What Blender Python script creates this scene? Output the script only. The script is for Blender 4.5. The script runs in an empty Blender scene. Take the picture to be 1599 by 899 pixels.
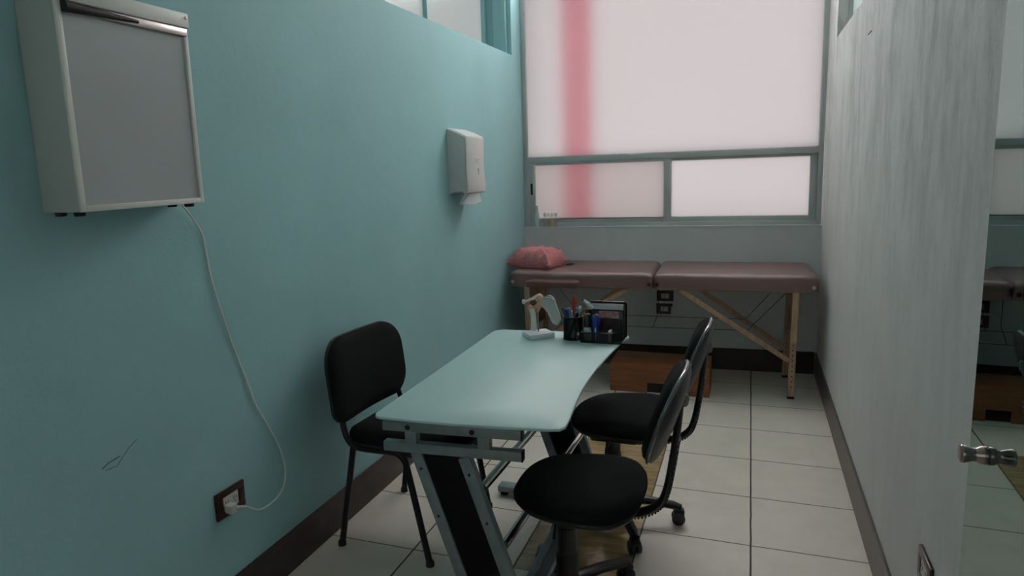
import bpy, bmesh, math, random
from mathutils import Vector, Matrix

random.seed(4)
S = bpy.context.scene
COL = S.collection

# ------------------------------------------------------------------ camera
W, H = 1599, 899
F_PX = 1081.7
YAW, PITCH, ROLL = .3668, .1647, -.0358
PPX, PPY = 799.5 - 40.99, 449.5 - 9.05
fw = Vector((-math.sin(YAW) * math.cos(PITCH), math.cos(YAW) * math.cos(PITCH), -math.sin(PITCH)))
rt = Vector((math.cos(YAW), math.sin(YAW), 0))
up = rt.cross(fw)
rt2 = rt * math.cos(ROLL) + up * math.sin(ROLL)
up2 = -rt * math.sin(ROLL) + up * math.cos(ROLL)
cd = bpy.data.cameras.new('camera')
cam = bpy.data.objects.new('camera', cd)
COL.objects.link(cam)
cd.sensor_fit = 'HORIZONTAL'
cd.sensor_width = 36
cd.lens = F_PX / W * 36
cd.shift_x = (799.5 - PPX) / W
cd.shift_y = -(449.5 - PPY) / W
cd.clip_start = .02
m = Matrix((rt2, up2, -fw)).transposed().to_4x4()
m.translation = Vector((-.0345, 0, 1.427))
cam.matrix_world = m
S.camera = cam

# ------------------------------------------------------------------ light
SKY = 9.5
S.view_settings.view_transform = 'Standard'
S.view_settings.look = 'None'
S.view_settings.gamma = 1
S.view_settings.use_curve_mapping = False
S.view_settings.exposure = 0.42
w = bpy.data.worlds.new('overcast_sky')
S.world = w
w.use_nodes = True
w.node_tree.nodes['Background'].inputs[0].default_value = (.985, .96, .955, 1)
w.node_tree.nodes['Background'].inputs[1].default_value = SKY
S.cycles.use_denoising = True
S.cycles.max_bounces = 14
S.cycles.diffuse_bounces = 8
S.cycles.transmission_bounces = 8
S.cycles.transparent_max_bounces = 16
S.cycles.sample_clamp_indirect = 6


# ------------------------------------------------------------------ materials
def nodes(name):
    mt = bpy.data.materials.new(name)
    mt.use_nodes = True
    nt = mt.node_tree
    return mt, nt, nt.nodes['Principled BSDF']


def mat(name, c, r=.5, metal=0, spec=.5, noise=0, nscale=30, bump=0, bscale=200, **kw):
    mt, nt, p = nodes(name)
    p.inputs['Base Color'].default_value = (*c, 1)
    p.inputs['Roughness'].default_value = r
    p.inputs['Metallic'].default_value = metal
    p.inputs['Specular IOR Level'].default_value = spec
    for k, v in kw.items():
        p.inputs[k.replace('_', ' ')].default_value = v
    if noise or bump:
        tc = nt.nodes.new('ShaderNodeTexCoord')
    if noise:
        n = nt.nodes.new('ShaderNodeTexNoise')
        n.inputs['Scale'].default_value = nscale
        n.inputs['Detail'].default_value = 6
        rmp = nt.nodes.new('ShaderNodeValToRGB')
        rmp.color_ramp.elements[0].position = .3
        rmp.color_ramp.elements[1].position = .7
        rmp.color_ramp.elements[0].color = (*[v * (1 - noise) for v in c], 1)
        rmp.color_ramp.elements[1].color = (*[min(1, v * (1 + noise)) for v in c], 1)
        nt.links.new(tc.outputs['Object'], n.inputs['Vector'])
        nt.links.new(n.outputs['Fac'], rmp.inputs['Fac'])
        nt.links.new(rmp.outputs['Color'], p.inputs['Base Color'])
    if bump:
        n2 = nt.nodes.new('ShaderNodeTexNoise')
        n2.inputs['Scale'].default_value = bscale
        n2.inputs['Detail'].default_value = 4
        b = nt.nodes.new('ShaderNodeBump')
        b.inputs['Strength'].default_value = bump
        b.inputs['Distance'].default_value = .002
        nt.links.new(tc.outputs['Object'], n2.inputs['Vector'])
        nt.links.new(n2.outputs['Fac'], b.inputs['Height'])
        nt.links.new(b.outputs['Normal'], p.inputs['Normal'])
    return mt


def mathn(nt, op, a, b=None, c=None):
    n = nt.nodes.new('ShaderNodeMath')
    n.operation = op
    for i, v in enumerate((a, b, c)):
        if v is None:
            continue
        if isinstance(v, (int, float)):
            n.inputs[i].default_value = v
        else:
            nt.links.new(v, n.inputs[i])
    return n.outputs[0]


def mixc(nt, f, a, b):
    n = nt.nodes.new('ShaderNodeMix')
    n.data_type = 'RGBA'
    for s, v in ((n.inputs['Factor'], f), (n.inputs['A'], a), (n.inputs['B'], b)):
        if isinstance(v, (int, float)):
            s.default_value = v
        elif isinstance(v, tuple):
            s.default_value = (*v, 1)
        else:
            nt.links.new(v, s)
    return n.outputs['Result']


def noisen(nt, vec, scale, detail=5, rough=.55):
    n = nt.nodes.new('ShaderNodeTexNoise')
    n.inputs['Scale'].default_value = scale
    n.inputs['Detail'].default_value = detail
    n.inputs['Roughness'].default_value = rough
    nt.links.new(vec, n.inputs['Vector'])
    return n.outputs['Fac']


def rampn(nt, f, p0, p1, v0=0, v1=1):
    n = nt.nodes.new('ShaderNodeMapRange')
    n.inputs[1].default_value = p0
    n.inputs[2].default_value = p1
    n.inputs[3].default_value = v0
    n.inputs[4].default_value = v1
    nt.links.new(f, n.inputs[0])
    return n.outputs[0]


def wood(name, c0, c1, scale, stretch, r=.45):
    mt, nt, p = nodes(name)
    tc = nt.nodes.new('ShaderNodeTexCoord')
    mp = nt.nodes.new('ShaderNodeMapping')
    mp.inputs['Scale'].default_value = stretch
    nt.links.new(tc.outputs['Object'], mp.inputs['Vector'])
    f = noisen(nt, mp.outputs[0], scale, 6, .6)
    f = rampn(nt, f, .35, .65)
    nt.links.new(mixc(nt, f, c0, c1), p.inputs['Base Color'])
    p.inputs['Roughness'].default_value = r
    return mt


# floor tiles: 40 cm pale ceramic squares, four replaced by glossy brown ones
def floor_mat():
    mt, nt, p = nodes('ceramic_floor_tiles')
    g = nt.nodes.new('ShaderNodeNewGeometry')
    sp = nt.nodes.new('ShaderNodeSeparateXYZ')
    nt.links.new(g.outputs['Position'], sp.inputs[0])
    X, Y = sp.outputs[0], sp.outputs[1]
    n1 = noisen(nt, g.outputs['Position'], 9, 2)
    wob = mathn(nt, 'MULTIPLY', mathn(nt, 'SUBTRACT', n1, .5), .004)
    tx = mathn(nt, 'DIVIDE', mathn(nt, 'ADD', X, wob), .4)
    ty = mathn(nt, 'DIVIDE', mathn(nt, 'ADD', mathn(nt, 'SUBTRACT', Y, .1653), wob), .4)
    dx = mathn(nt, 'PINGPONG', tx, .5)
    dy = mathn(nt, 'PINGPONG', ty, .5)
    gx = mathn(nt, 'LESS_THAN', dx, .0085)
    gy = mathn(nt, 'LESS_THAN', dy, .0062)
    grout = mathn(nt, 'MAXIMUM', gx, gy)
    # per-tile tone
    cx = mathn(nt, 'FLOOR', tx)
    cy = mathn(nt, 'FLOOR', ty)
    cmb = nt.nodes.new('ShaderNodeCombineXYZ')
    nt.links.new(cx, cmb.inputs[0])
    nt.links.new(cy, cmb.inputs[1])
    wn = nt.nodes.new('ShaderNodeTexWhiteNoise')
    nt.links.new(cmb.outputs[0], wn.inputs['Vector'])
    f1 = rampn(nt, noisen(nt, g.outputs['Position'], 5, 8, .65), .3, .7)
    pale = mixc(nt, f1, (.66, .60, .52), (.78, .72, .63))
    pale = mixc(nt, mathn(nt, 'MULTIPLY', wn.outputs['Value'], .25), pale, (.66, .61, .54))
    mp = nt.nodes.new('ShaderNodeMapping')
    mp.inputs['Scale'].default_value = (5, 22, 1)
    nt.links.new(g.outputs['Position'], mp.inputs['Vector'])
    f2 = rampn(nt, noisen(nt, mp.outputs[0], 1.3, 8, .7), .32, .68)
    brown = mixc(nt, f2, (.24, .16, .08), (.52, .38, .21))
    bm_ = mathn(nt, 'MULTIPLY', mathn(nt, 'GREATER_THAN', X, -.8), mathn(nt, 'LESS_THAN', X, -.4))
    bm_ = mathn(nt, 'MULTIPLY', bm_, mathn(nt, 'MULTIPLY', mathn(nt, 'GREATER_THAN', Y, 2.165),
                                           mathn(nt, 'LESS_THAN', Y, 3.765)))
    c = mixc(nt, bm_, pale, brown)
    c = mixc(nt, grout, c, (.075, .045, .03))
    nt.links.new(c, p.inputs['Base Color'])
    r = mathn(nt, 'SUBTRACT', .30, mathn(nt, 'MULTIPLY', bm_, .24))
    r = mathn(nt, 'ADD', r, mathn(nt, 'MULTIPLY', grout, .4))
    r = mathn(nt, 'ADD', r, mathn(nt, 'MULTIPLY', f1, .05))
    nt.links.new(r, p.inputs['Roughness'])
    b = nt.nodes.new('ShaderNodeBump')
    b.inputs['Strength'].default_value = .4
    b.inputs['Distance'].default_value = .002
    hgt = mathn(nt, 'SUBTRACT', mathn(nt, 'MULTIPLY', noisen(nt, g.outputs['Position'], 60, 3), .25), grout)
    nt.links.new(hgt, b.inputs['Height'])
    nt.links.new(b.outputs['Normal'], p.inputs['Normal'])
    return mt


def wall_mat(name, c, streak=0, c2=None, r=.7):
    mt, nt, p = nodes(name)
    g = nt.nodes.new('ShaderNodeNewGeometry')
    P = g.outputs['Position']
    f = rampn(nt, noisen(nt, P, 1.7, 6, .6), .3, .7)
    base = mixc(nt, f, tuple(v * .94 for v in c), tuple(min(1, v * 1.05) for v in c))
    if streak:
        mp = nt.nodes.new('ShaderNodeMapping')
        mp.inputs['Scale'].default_value = (7, 7, 2.3)
        nt.links.new(P, mp.inputs['Vector'])
        f2 = noisen(nt, mp.outputs[0], 1.2, 10, .78)
        f2 = rampn(nt, f2, .44, .62)
        sp = nt.nodes.new('ShaderNodeSeparateXYZ')
        nt.links.new(P, sp.inputs[0])
        hi = rampn(nt, sp.outputs[2], .8, 1.9, .15, 1)
        base = mixc(nt, mathn(nt, 'MULTIPLY', mathn(nt, 'MULTIPLY', f2, hi), streak), base, c2)
    flake = None
    if name.startswith('pale_grey'):
        sp = nt.nodes.new('ShaderNodeSeparateXYZ')
        nt.links.new(P, sp.inputs[0])
        band = mathn(nt, 'MULTIPLY', rampn(nt, sp.outputs[2], .28, .36), rampn(nt, sp.outputs[2], .50, .43))
        flake = mathn(nt, 'MULTIPLY', band, rampn(nt, noisen(nt, P, 13, 8, .7), .56, .60))
        base = mixc(nt, mathn(nt, 'MULTIPLY', flake, .45), base, (.78, .77, .74))
    nt.links.new(base, p.inputs['Base Color'])
    p.inputs['Roughness'].default_value = r
    p.inputs['Specular IOR Level'].default_value = .35
    b = nt.nodes.new('ShaderNodeBump')
    b.inputs['Strength'].default_value = .35
    b.inputs['Distance'].default_value = .002
    h = mathn(nt, 'ADD', noisen(nt, P, 160, 3), mathn(nt, 'MULTIPLY', noisen(nt, P, 14, 3), 1.5))
    if flake is not None:
        h = mathn(nt, 'ADD', h, mathn(nt, 'MULTIPLY', flake, 1.2))
    nt.links.new(h, b.inputs['Height'])
    nt.links.new(b.outputs['Normal'], p.inputs['Normal'])
    return mt


def frosted(name, c, specks=False):
    mt, nt, p = nodes(name)
    out = nt.nodes['Material Output']
    tr = nt.nodes.new('ShaderNodeBsdfTranslucent')
    gl = nt.nodes.new('ShaderNodeBsdfGlossy')
    gl.inputs['Roughness'].default_value = .25
    mx = nt.nodes.new('ShaderNodeMixShader')
    mx.inputs[0].default_value = .04
    tr.inputs['Color'].default_value = (*c, 1)
    if specks:
        g = nt.nodes.new('ShaderNodeNewGeometry')
        v = nt.nodes.new('ShaderNodeTexVoronoi')
        v.inputs['Scale'].default_value = 7
        nt.links.new(g.outputs['Position'], v.inputs['Vector'])
        d = mathn(nt, 'LESS_THAN', v.outputs['Distance'], .035)
        nt.links.new(mixc(nt, d, c, (.25, .22, .2)), tr.inputs['Color'])
    nt.links.new(tr.outputs[0], mx.inputs[1])
    nt.links.new(gl.outputs[0], mx.inputs[2])
    nt.links.new(mx.outputs[0], out.inputs[0])
    return mt


def translucent(name, c, t=.7):
    mt, nt, p = nodes(name)
    out = nt.nodes['Material Output']
    tr = nt.nodes.new('ShaderNodeBsdfTranslucent')
    df = nt.nodes.new('ShaderNodeBsdfDiffuse')
    tr.inputs[0].default_value = (*c, 1)
    df.inputs[0].default_value = (*c, 1)
    mx = nt.nodes.new('ShaderNodeMixShader')
    mx.inputs[0].default_value = t
    nt.links.new(df.outputs[0], mx.inputs[1])
    nt.links.new(tr.outputs[0], mx.inputs[2])
    nt.links.new(mx.outputs[0], out.inputs[0])
    return mt


def seethrough(name, c, alpha, r=.2, gloss=.08):
    """thin mesh / clear plastic: part solid, part see-through"""
    mt, nt, p = nodes(name)
    p.inputs['Base Color'].default_value = (*c, 1)
    p.inputs['Roughness'].default_value = r
    p.inputs['Alpha'].default_value = alpha
    return mt


def mesh_metal(name, c, cell):
    mt, nt, p = nodes(name)
    p.inputs['Base Color'].default_value = (*c, 1)
    p.inputs['Roughness'].default_value = .4
    p.inputs['Metallic'].default_value = .6
    tc = nt.nodes.new('ShaderNodeTexCoord')
    sp = nt.nodes.new('ShaderNodeSeparateXYZ')
    nt.links.new(tc.outputs['UV'], sp.inputs[0])
    a = mathn(nt, 'ADD', sp.outputs[0], sp.outputs[1])
    b = mathn(nt, 'SUBTRACT', sp.outputs[0], sp.outputs[1])
    ga = mathn(nt, 'GREATER_THAN', mathn(nt, 'PINGPONG', mathn(nt, 'DIVIDE', a, cell), .5), .21)
    gb = mathn(nt, 'GREATER_THAN', mathn(nt, 'PINGPONG', mathn(nt, 'DIVIDE', b, cell), .5), .21)
    hole = mathn(nt, 'MULTIPLY', ga, gb)
    nt.links.new(mathn(nt, 'SUBTRACT', 1, hole), p.inputs['Alpha'])
    return mt


def door_glass():
    """tinted, strongly reflecting glass sheet"""
    mt, nt, p = nodes('green_tinted_reflective_glass')
    out = nt.nodes['Material Output']
    tr = nt.nodes.new('ShaderNodeBsdfTransparent')
    tr.inputs[0].default_value = (.36, .85, .76, 1)
    gl = nt.nodes.new('ShaderNodeBsdfGlossy')
    gl.inputs['Roughness'].default_value = 0
    gl.inputs['Color'].default_value = (.80, 1, .95, 1)
    lw = nt.nodes.new('ShaderNodeFresnel')
    lw.inputs['IOR'].default_value = 5.5
    mx = nt.nodes.new('ShaderNodeMixShader')
    nt.links.new(lw.outputs[0], mx.inputs[0])
    nt.links.new(tr.outputs[0], mx.inputs[1])
    nt.links.new(gl.outputs[0], mx.inputs[2])
    nt.links.new(mx.outputs[0], out.inputs[0])
    return mt


M = dict(
    floor=floor_mat(),
    teal=wall_mat('teal_wall_paint', (.30, .525, .545)),
    grey=wall_mat('pale_grey_wall_paint', (.60, .625, .62)),
    streak=wall_mat('streaky_grey_wall_paint', (.62, .605, .59), .9, (.33, .35, .335)),
    ceiling=mat('white_ceiling_paint', (.75, .76, .76), .8),
    base=mat('dark_brown_baseboard_tile', (.040, .025, .023), .45, noise=.25, nscale=12),
    baser=mat('brown_baseboard_tile', (.075, .052, .046), .35, noise=.2, nscale=12),
    alu=mat('grey_aluminium_frame', (.46, .50, .49), .45, .25),
    frost=frosted('frosted_glass', (.236, .228, .229), True),
    frost2=frosted('frosted_glass_double', (.208, .196, .194)),
    frost3=frosted('frosted_transom_glass', (.190, .199, .198)),
    frost4=frosted('frosted_transom_glass_pale', (.232, .25, .245)),
    fillglass=frosted('added_fill_glass', (.27, .27, .27)),  # glass of the window added for fill light
    clear=frosted('added_bright_pane', (.95, .95, .95)),  # bright pane added out of view to light the room
    pinks=translucent('pink_cloth', (.97, .62, .67), .95),
    black=mat('black_plastic', (.012, .012, .013), .38),
    fabric=mat('black_woven_fabric', (.010, .011, .012), .95, spec=.15, noise=.3, nscale=300, bump=.6, bscale=700),
    fabric2=mat('black_seat_fabric', (.009, .010, .011), .95, spec=.12, noise=.3, nscale=300, bump=.6, bscale=700),
    shell=mat('black_matte_plastic_shell', (.026, .029, .029), .36, spec=.5),
    rimp=mat('glossy_black_edge', (.06, .065, .065), .16, spec=1.0, Coat_Weight=1.0, Coat_Roughness=.08),
    knobg=mat('grey_plastic', (.14, .15, .15), .35),
    blackmetal=mat('black_painted_steel', (.012, .012, .013), .3, .2),
    silver=mat('silver_grey_painted_steel', (.215, .265, .27), .40, .3, noise=.12, nscale=25),
    chrome=mat('chrome', (.82, .84, .85), .22, 1),
    panel=mat('black_desk_panel', (.007, .006, .008), .7, spec=.15),
    leather=mat('brown_leatherette', (.15, .068, .062), .50, spec=.9, bump=.25, bscale=260, Coat_Weight=.8, Coat_Roughness=.38),
    leatherd=mat('brown_leatherette_side', (.12, .056, .052), .45, bump=.2, bscale=260),
    beech=wood('beech_wood', (.36, .22, .13), (.50, .33, .21), 6, (6, 6, 1.2)),
    stepwood=wood('orange_brown_wood', (.20, .065, .022), (.33, .115, .04), 5, (1, 6, 6), .4),
    slotshade=mat('painted_slot_shade', (.02, .012, .01), .8),  # near-black colour standing in for shade inside the step box
    white=mat('white_plastic', (.62, .62, .60), .4),
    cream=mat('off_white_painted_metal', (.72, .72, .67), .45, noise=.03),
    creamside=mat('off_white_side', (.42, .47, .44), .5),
    diffuser=mat('grey_light_diffuser', (.44, .46, .47), .16, spec=.5),
    steel=mat('brushed_steel', (.45, .40, .39), .3, .85),
    rubber=mat('black_rubber', (.010, .008, .009), .6),
    plate=mat('dark_brown_switch_plate', (.035, .010, .012), .3),
    insert=mat('ivory_socket', (.50, .50, .46), .4),
    cord=mat('white_cord', (.66, .68, .64), .5),
    cable=mat('dark_cable', (.02, .018, .018), .5),
    disp=mat('white_dispenser_plastic', (.60, .60, .585), .35, noise=.03),
    paper=mat('white_paper', (.68, .70, .72), .8),
    pink=mat('pink_cotton', (.58, .215, .23), .9, noise=.12, nscale=60, bump=.5, bscale=120),
    bone=mat('white_plastic_bone', (.72, .68, .63), .4),
    muscle=mat('orange_pink_plastic_muscle', (.66, .33, .22), .4, noise=.3, nscale=60),
    scap=seethrough('clear_scapula_plastic', (.62, .64, .62), .72),
    wmesh=mesh_metal('black_wire_mesh', (.012, .012, .013), .0065),
    wire=mat('black_wire', (.010, .010, .011), .35),
    blue=mat('blue_plastic', (.015, .03, .22), .3),
    lblue=mat('light_blue_plastic', (.12, .26, .42), .3),
    red=mat('red_plastic', (.45, .03, .025), .35),
    pale=mat('pale_green_plastic', (.50, .60, .57), .3),
    redprint=mat('red_printed_card', (.50, .28, .27), .6, noise=.6, nscale=55),
    yellow=translucent('yellow_liquid', (.80, .66, .12), .6),
    brownl=translucent('brown_liquid', (.60, .45, .30), .6),
    vial=seethrough('clear_vial_plastic', (.80, .84, .82), .22, .1),
    vcap=translucent('white_cap_plastic', (.85, .88, .86), .5),
    bottle=translucent('cloudy_bottle_plastic', (.74, .84, .83), .5),
    doorglass=door_glass(),
    bronze=mat('brushed_nickel_knob', (.30, .25, .23), .22, .95),
    trolley=mat('smoked_shelf', (.10, .115, .12), .22),
    text=mat('faint_grey_print', (.33, .34, .34), .5),
    slate=mat('dark_slot', (.02, .02, .02), .6),
)


def glasstop():
    mt, nt, p = nodes('frosted_green_glass_top')
    p.inputs['Base Color'].default_value = (.43, .62, .60, 1)
    p.inputs['Roughness'].default_value = .46
    p.inputs['Specular IOR Level'].default_value = .6
    p.inputs['Coat Weight'].default_value = .0
    p.inputs['Coat Roughness'].default_value = .12
    return mt


M['glass'] = glasstop()


# ------------------------------------------------------------------ mesh helpers
class B:
    def __init__(s):
        s.bm = bmesh.new()

    def box(s, x0, x1, y0, y1, z0, z1, bev=0, mtx=None, seg=2):
        t = bmesh.new()
        bmesh.ops.create_cube(t, size=1)
        for v in t.verts:
            v.co = Vector(((x0 + x1) / 2 + v.co.x * (x1 - x0), (y0 + y1) / 2 + v.co.y * (y1 - y0),
                           (z0 + z1) / 2 + v.co.z * (z1 - z0)))
        if bev:
            bmesh.ops.bevel(t, geom=t.edges[:], offset=bev, segments=seg, affect='EDGES', profile=.5)
        s.add(t, mtx)
        return s

    def add(s, t, mtx=None):
        if mtx is not None:
            t.transform(mtx)
        me = bpy.data.meshes.new('tmp')
        t.to_mesh(me)
        s.bm.from_mesh(me)
        bpy.data.meshes.remove(me)
        t.free()

    def bar(s, p, q, w, h, side=None, bev=.002, ext=0):
        """rectangular bar from p to q; w along 'side', h along the other axis"""
        p, q = Vector(p), Vector(q)
        d = (q - p)
        L = d.length
        d.normalize()
        sd = Vector(side) if side else (Vector((0, 0, 1)).cross(d) if abs(d.z) < .99 else Vector((1, 0, 0)))
        sd = (sd - d * sd.dot(d)).normalized()
        o = d.cross(sd)
        mt = Matrix((sd, o, d)).transposed().to_4x4()
        mt.translation = p
        s.box(-w / 2, w / 2, -h / 2, h / 2, -ext, L + ext, bev, mt)
        return s

    def tube(s, pts, r, seg=12, caps=True, flat=None):
        pts = [Vector(p) for p in pts]
        rs = r if isinstance(r, (list, tuple)) else [r] * len(pts)
        t = bmesh.new()
        rings = []
        n = None
        for i, p in enumerate(pts):
            a = pts[max(i - 1, 0)]
            b = pts[min(i + 1, len(pts) - 1)]
            d = (b - a).normalized()
            if n is None:
                n = d.orthogonal().normalized() if flat is None else Vector(flat)
            n = (n - d * n.dot(d)).normalized()
            o = d.cross(n)
            rr = rs[i]
            ra, rb = (rr if isinstance(rr, tuple) else (rr, rr))
            rings.append([t.verts.new(p + n * math.cos(k * 2 * math.pi / seg) * ra + o * math.sin(k * 2 * math.pi / seg) * rb)
                          for k in range(seg)])
        for i in range(len(rings) - 1):
            for k in range(seg):
                t.faces.new((rings[i][k], rings[i][(k + 1) % seg], rings[i + 1][(k + 1) % seg], rings[i + 1][k]))
        if caps:
            t.faces.new(rings[0][::-1])
            t.faces.new(rings[-1])
        s.add(t)
        return s

    def lathe(s, prof, mtx=None, seg=24):
        """prof: (r, z) list, axis z"""
        t = bmesh.new()
        rings = []
        for r, z in prof:
            rings.append([t.verts.new((r * math.cos(k * 2 * math.pi / seg), r * math.sin(k * 2 * math.pi / seg), z)) for k in range(seg)])
        for i in range(len(rings) - 1):
            for k in range(seg):
                t.faces.new((rings[i][k], rings[i][(k + 1) % seg], rings[i + 1][(k + 1) % seg], rings[i + 1][k]))
        t.faces.new(rings[0][::-1])
        t.faces.new(rings[-1])
        s.add(t, mtx)
        return s

    def loft(s, outline, prof, mtx=None, crown=None):
        """outline: 2-D points about the origin; prof: (inset, z) from bottom to top; rings shrink towards centre by inset"""
        t = bmesh.new()
        rings = []
        N = len(outline)
        for ins, z in prof:
            ring = []
            for x, y in outline:
                L = math.hypot(x, y)
                k = max(0.0, (L - ins) / L)
                ring.append(t.verts.new((x * k, y * k, z if crown is None else z + crown(x * k, y * k, z))))
            rings.append(ring)
        for i in range(len(rings) - 1):
            for k in range(N):
                t.faces.new((rings[i][k], rings[i][(k + 1) % N], rings[i + 1][(k + 1) % N], rings[i + 1][k]))
        t.faces.new(rings[0][::-1])
        t.faces.new(rings[-1])
        s.add(t, mtx)
        return s

    def grid(s, fn, nu, nv, close=False):
        t = bmesh.new()
        vs = [[t.verts.new(fn(i / nu, j / nv)) for j in range(nv + 1)] for i in range(nu + 1)]
        uv = t.loops.layers.uv.new('UVMap')
        for i in range(nu):
            for j in range(nv):
                t.faces.new((vs[i][j], vs[i + 1][j], vs[i + 1][j + 1], vs[i][j + 1]))
        s.add(t)
        return s


def rrect(w, h, r, seg=8):
    """rounded rectangle outline centred on the origin; r may be a 4-list (br, tr, tl, bl)"""
    rs = r if isinstance(r, (list, tuple)) else [r] * 4
    pts = []
    for (sx, sy, a0), rr in zip(((1, -1, -90), (1, 1, 0), (-1, 1, 90), (-1, -1, 180)), rs):
        cx, cy = sx * (w / 2 - rr), sy * (h / 2 - rr)
        for k in range(seg + 1):
            a = math.radians(a0 + 90 * k / seg)
            pts.append((cx + rr * math.cos(a), cy + rr * math.sin(a)))
    # extra points on the straight edges
    out = []
    for i in range(len(pts)):
        p, q = pts[i], pts[(i + 1) % len(pts)]
        out.append(p)
        L = math.hypot(q[0] - p[0], q[1] - p[1])
        n = int(L / .06)
        for k in range(1, n + 1):
            f = k / (n + 1)
            out.append((p[0] + (q[0] - p[0]) * f, p[1] + (q[1] - p[1]) * f))
    return out


def smooth_path(pts, n=6):
    P = [Vector(p) for p in pts]
    out = []
    for i in range(len(P) - 1):
        p0, p1, p2, p3 = P[max(i - 1, 0)], P[i], P[i + 1], P[min(i + 2, len(P) - 1)]
        for k in range(n):
            t = k / n
            out.append(.5 * ((2 * p1) + (p2 - p0) * t + (2 * p0 - 5 * p1 + 4 * p2 - p3) * t * t + (-p0 + 3 * p1 - 3 * p2 + p3) * t ** 3))
    out.append(P[-1])
    return out


def mk(name, b, mt, parent=None, smooth=True, origin=None):
    """link the collected shapes as ONE mesh object. Vertices are given in world space (or in the parent's space)."""
    me = bpy.data.meshes.new(name)
    bmesh.ops.recalc_face_normals(b.bm, faces=b.bm.faces[:])
    if origin is not None:
        b.bm.transform(Matrix.Translation(-Vector(origin)))
    b.bm.to_mesh(me)
    b.bm.free()
    me.materials.append(mt if not isinstance(mt, str) else M[mt])
    if smooth:
        me.polygons.foreach_set('use_smooth', [True] * len(me.polygons))
        me.set_sharp_from_angle(angle=math.radians(38))
    o = bpy.data.objects.new(name, me)
    COL.objects.link(o)
    if origin is not None:
        o.location = origin
    if parent is not None:
        o.parent = parent
    return o


def part(name, b, mt, parent, smooth=True, label=None):
    """mesh part: its vertices are in world space, the parent is a translated empty/mesh without rotation"""
    loc = Vector((0, 0, 0))
    p = parent
    while p is not None:
        loc += p.location
        p = p.parent
    b.bm.transform(Matrix.Translation(-loc))
    o = mk(name, b, mt, parent, smooth)
    if label:
        o['label'] = label
    return o


def thing(name, label, cat, loc, group=None):
    o = bpy.data.objects.new(name, None)
    o.empty_display_size = .1
    COL.objects.link(o)
    o.location = loc
    return tag(o, label, cat, group)


def tag(o, label, cat, group=None):
    o['label'] = label
    o['category'] = cat
    if group:
        o['group'] = group
    return o


def struct(name, b, mt, parent=None, smooth=False):
    o = mk(name, b, mt, parent, smooth)
    o['kind'] = 'structure'
    return o


# ------------------------------------------------------------------ the room
XL, XR = -1.5666, .3996
YB_L, YB_R = 4.792, 4.894            # the back wall is slightly out of square
HC = 3.5
Y0 = -1.3
bdir = Vector((XR - XL, YB_R - YB_L, 0)).normalized()
bang = math.atan2(bdir.y, bdir.x)
BW = Matrix.Translation((XL, YB_L, 0)) @ Matrix.Rotation(bang, 4, 'Z')     # local x along the wall, local y outwards
WL = math.hypot(XR - XL, YB_R - YB_L)

struct('floor', B().box(XL - .45, XR + .45, Y0 - .2, 5.3, -.12, 0), 'floor')
struct('ceiling', B().box(XL - .45, XR + .45, Y0 - .2, 5.3, HC, HC + .12), 'ceiling')

b = B().box(XL - .24, XL, Y0, 5.0, 0, 2.166)
b.box(XL - .24, XL, 4.629, 5.0, 2.166, HC)
b.box(XL - .24, XL, Y0, .9, 2.166, HC)
b.box(XL - .24, XL, .9, 4.629, 2.80, HC)
wl = struct('wall_left', b, 'teal')
b = B().box(XR, XR + .24, Y0, 5.05, 0, 2.075)
b.box(XR, XR + .24, 4.513, 5.05, 2.075, HC)
b.box(XR, XR + .24, Y0, .9, 2.075, HC)
b.box(XR, XR + .24, .9, 4.513, 2.80, HC)
wr = struct('wall_right', b, 'streak')
SILL = .984
b = B().box(-.12, WL + .12, 0, .2, 0, SILL, 0, BW)
struct('wall_back', b, 'grey')
b = B().box(XL - .24, XR + .24, Y0 - .12, Y0, 0, .95)
b.box(XL - .24, XR + .24, Y0 - .12, Y0, 2.3, HC)
b.box(XL - .24, XL + .15, Y0 - .12, Y0, .95, 2.3)
b.box(XR - .15, XR + .24, Y0 - .12, Y0, .95, 2.3)
struct('wall_front', b, 'grey')

# small pencil-like marks on both side walls
mark = B().tube([(XL + .0008, 1.205, .700), (XL + .0008, 1.225, .708), (XL + .0008, 1.262, .712)], .0011, 6)
mark.tube([(XL + .0006, 1.215, .692), (XL + .0006, 1.25, .690), (XL + .0006, 1.29, .722), (XL + .0006, 1.32, .736)], .0007, 6)
mk_ = struct('trim_1', mark, 'cable', smooth=True)
struct('trim_2', B().tube([(XR - .001, 3.235, 1.905), (XR - .001, 3.275, 1.903), (XR - .001, 3.325, 1.904)], .0018, 6), 'cable')

# baseboards
struct('baseboard_left', B().box(XL, XL + .010, Y0, 4.78, 0, .150, .002), 'base')
struct('baseboard_right', B().box(XR - .010, XR, Y0, 4.87, 0, .150, .002), 'baser')
struct('baseboard_back', B().box(.012, WL - .012, -.010, 0, 0, .150, .002, BW), 'base')


# ---- main window: aluminium frame with a tall frosted pane above two sliding ones
def wbox(b, u0, u1, z0, z1, d0, d1, bev=.002):
    return b.box(u0, u1, d0, d1, z0, z1, bev, BW)


fr = B()
wbox(fr, .002, .034, SILL + .001, HC - .002, .035, .10)         # left jamb
wbox(fr, WL - .032, WL - .002, SILL + .001, HC - .002, .035, .10)
wbox(fr, .034, WL - .032, 1.442, 1.482, .035, .10)              # middle rail
wbox(fr, .034, WL - .032, SILL + .001, SILL + .030, .035, .10)  # bottom rail
wbox(fr, .034, WL - .032, HC - .05, HC - .002, .035, .10)
wbox(fr, .034, WL - .032, 2.60, 2.64, .035, .10)
window = struct('window_1', fr, 'alu', smooth=True)


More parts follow.
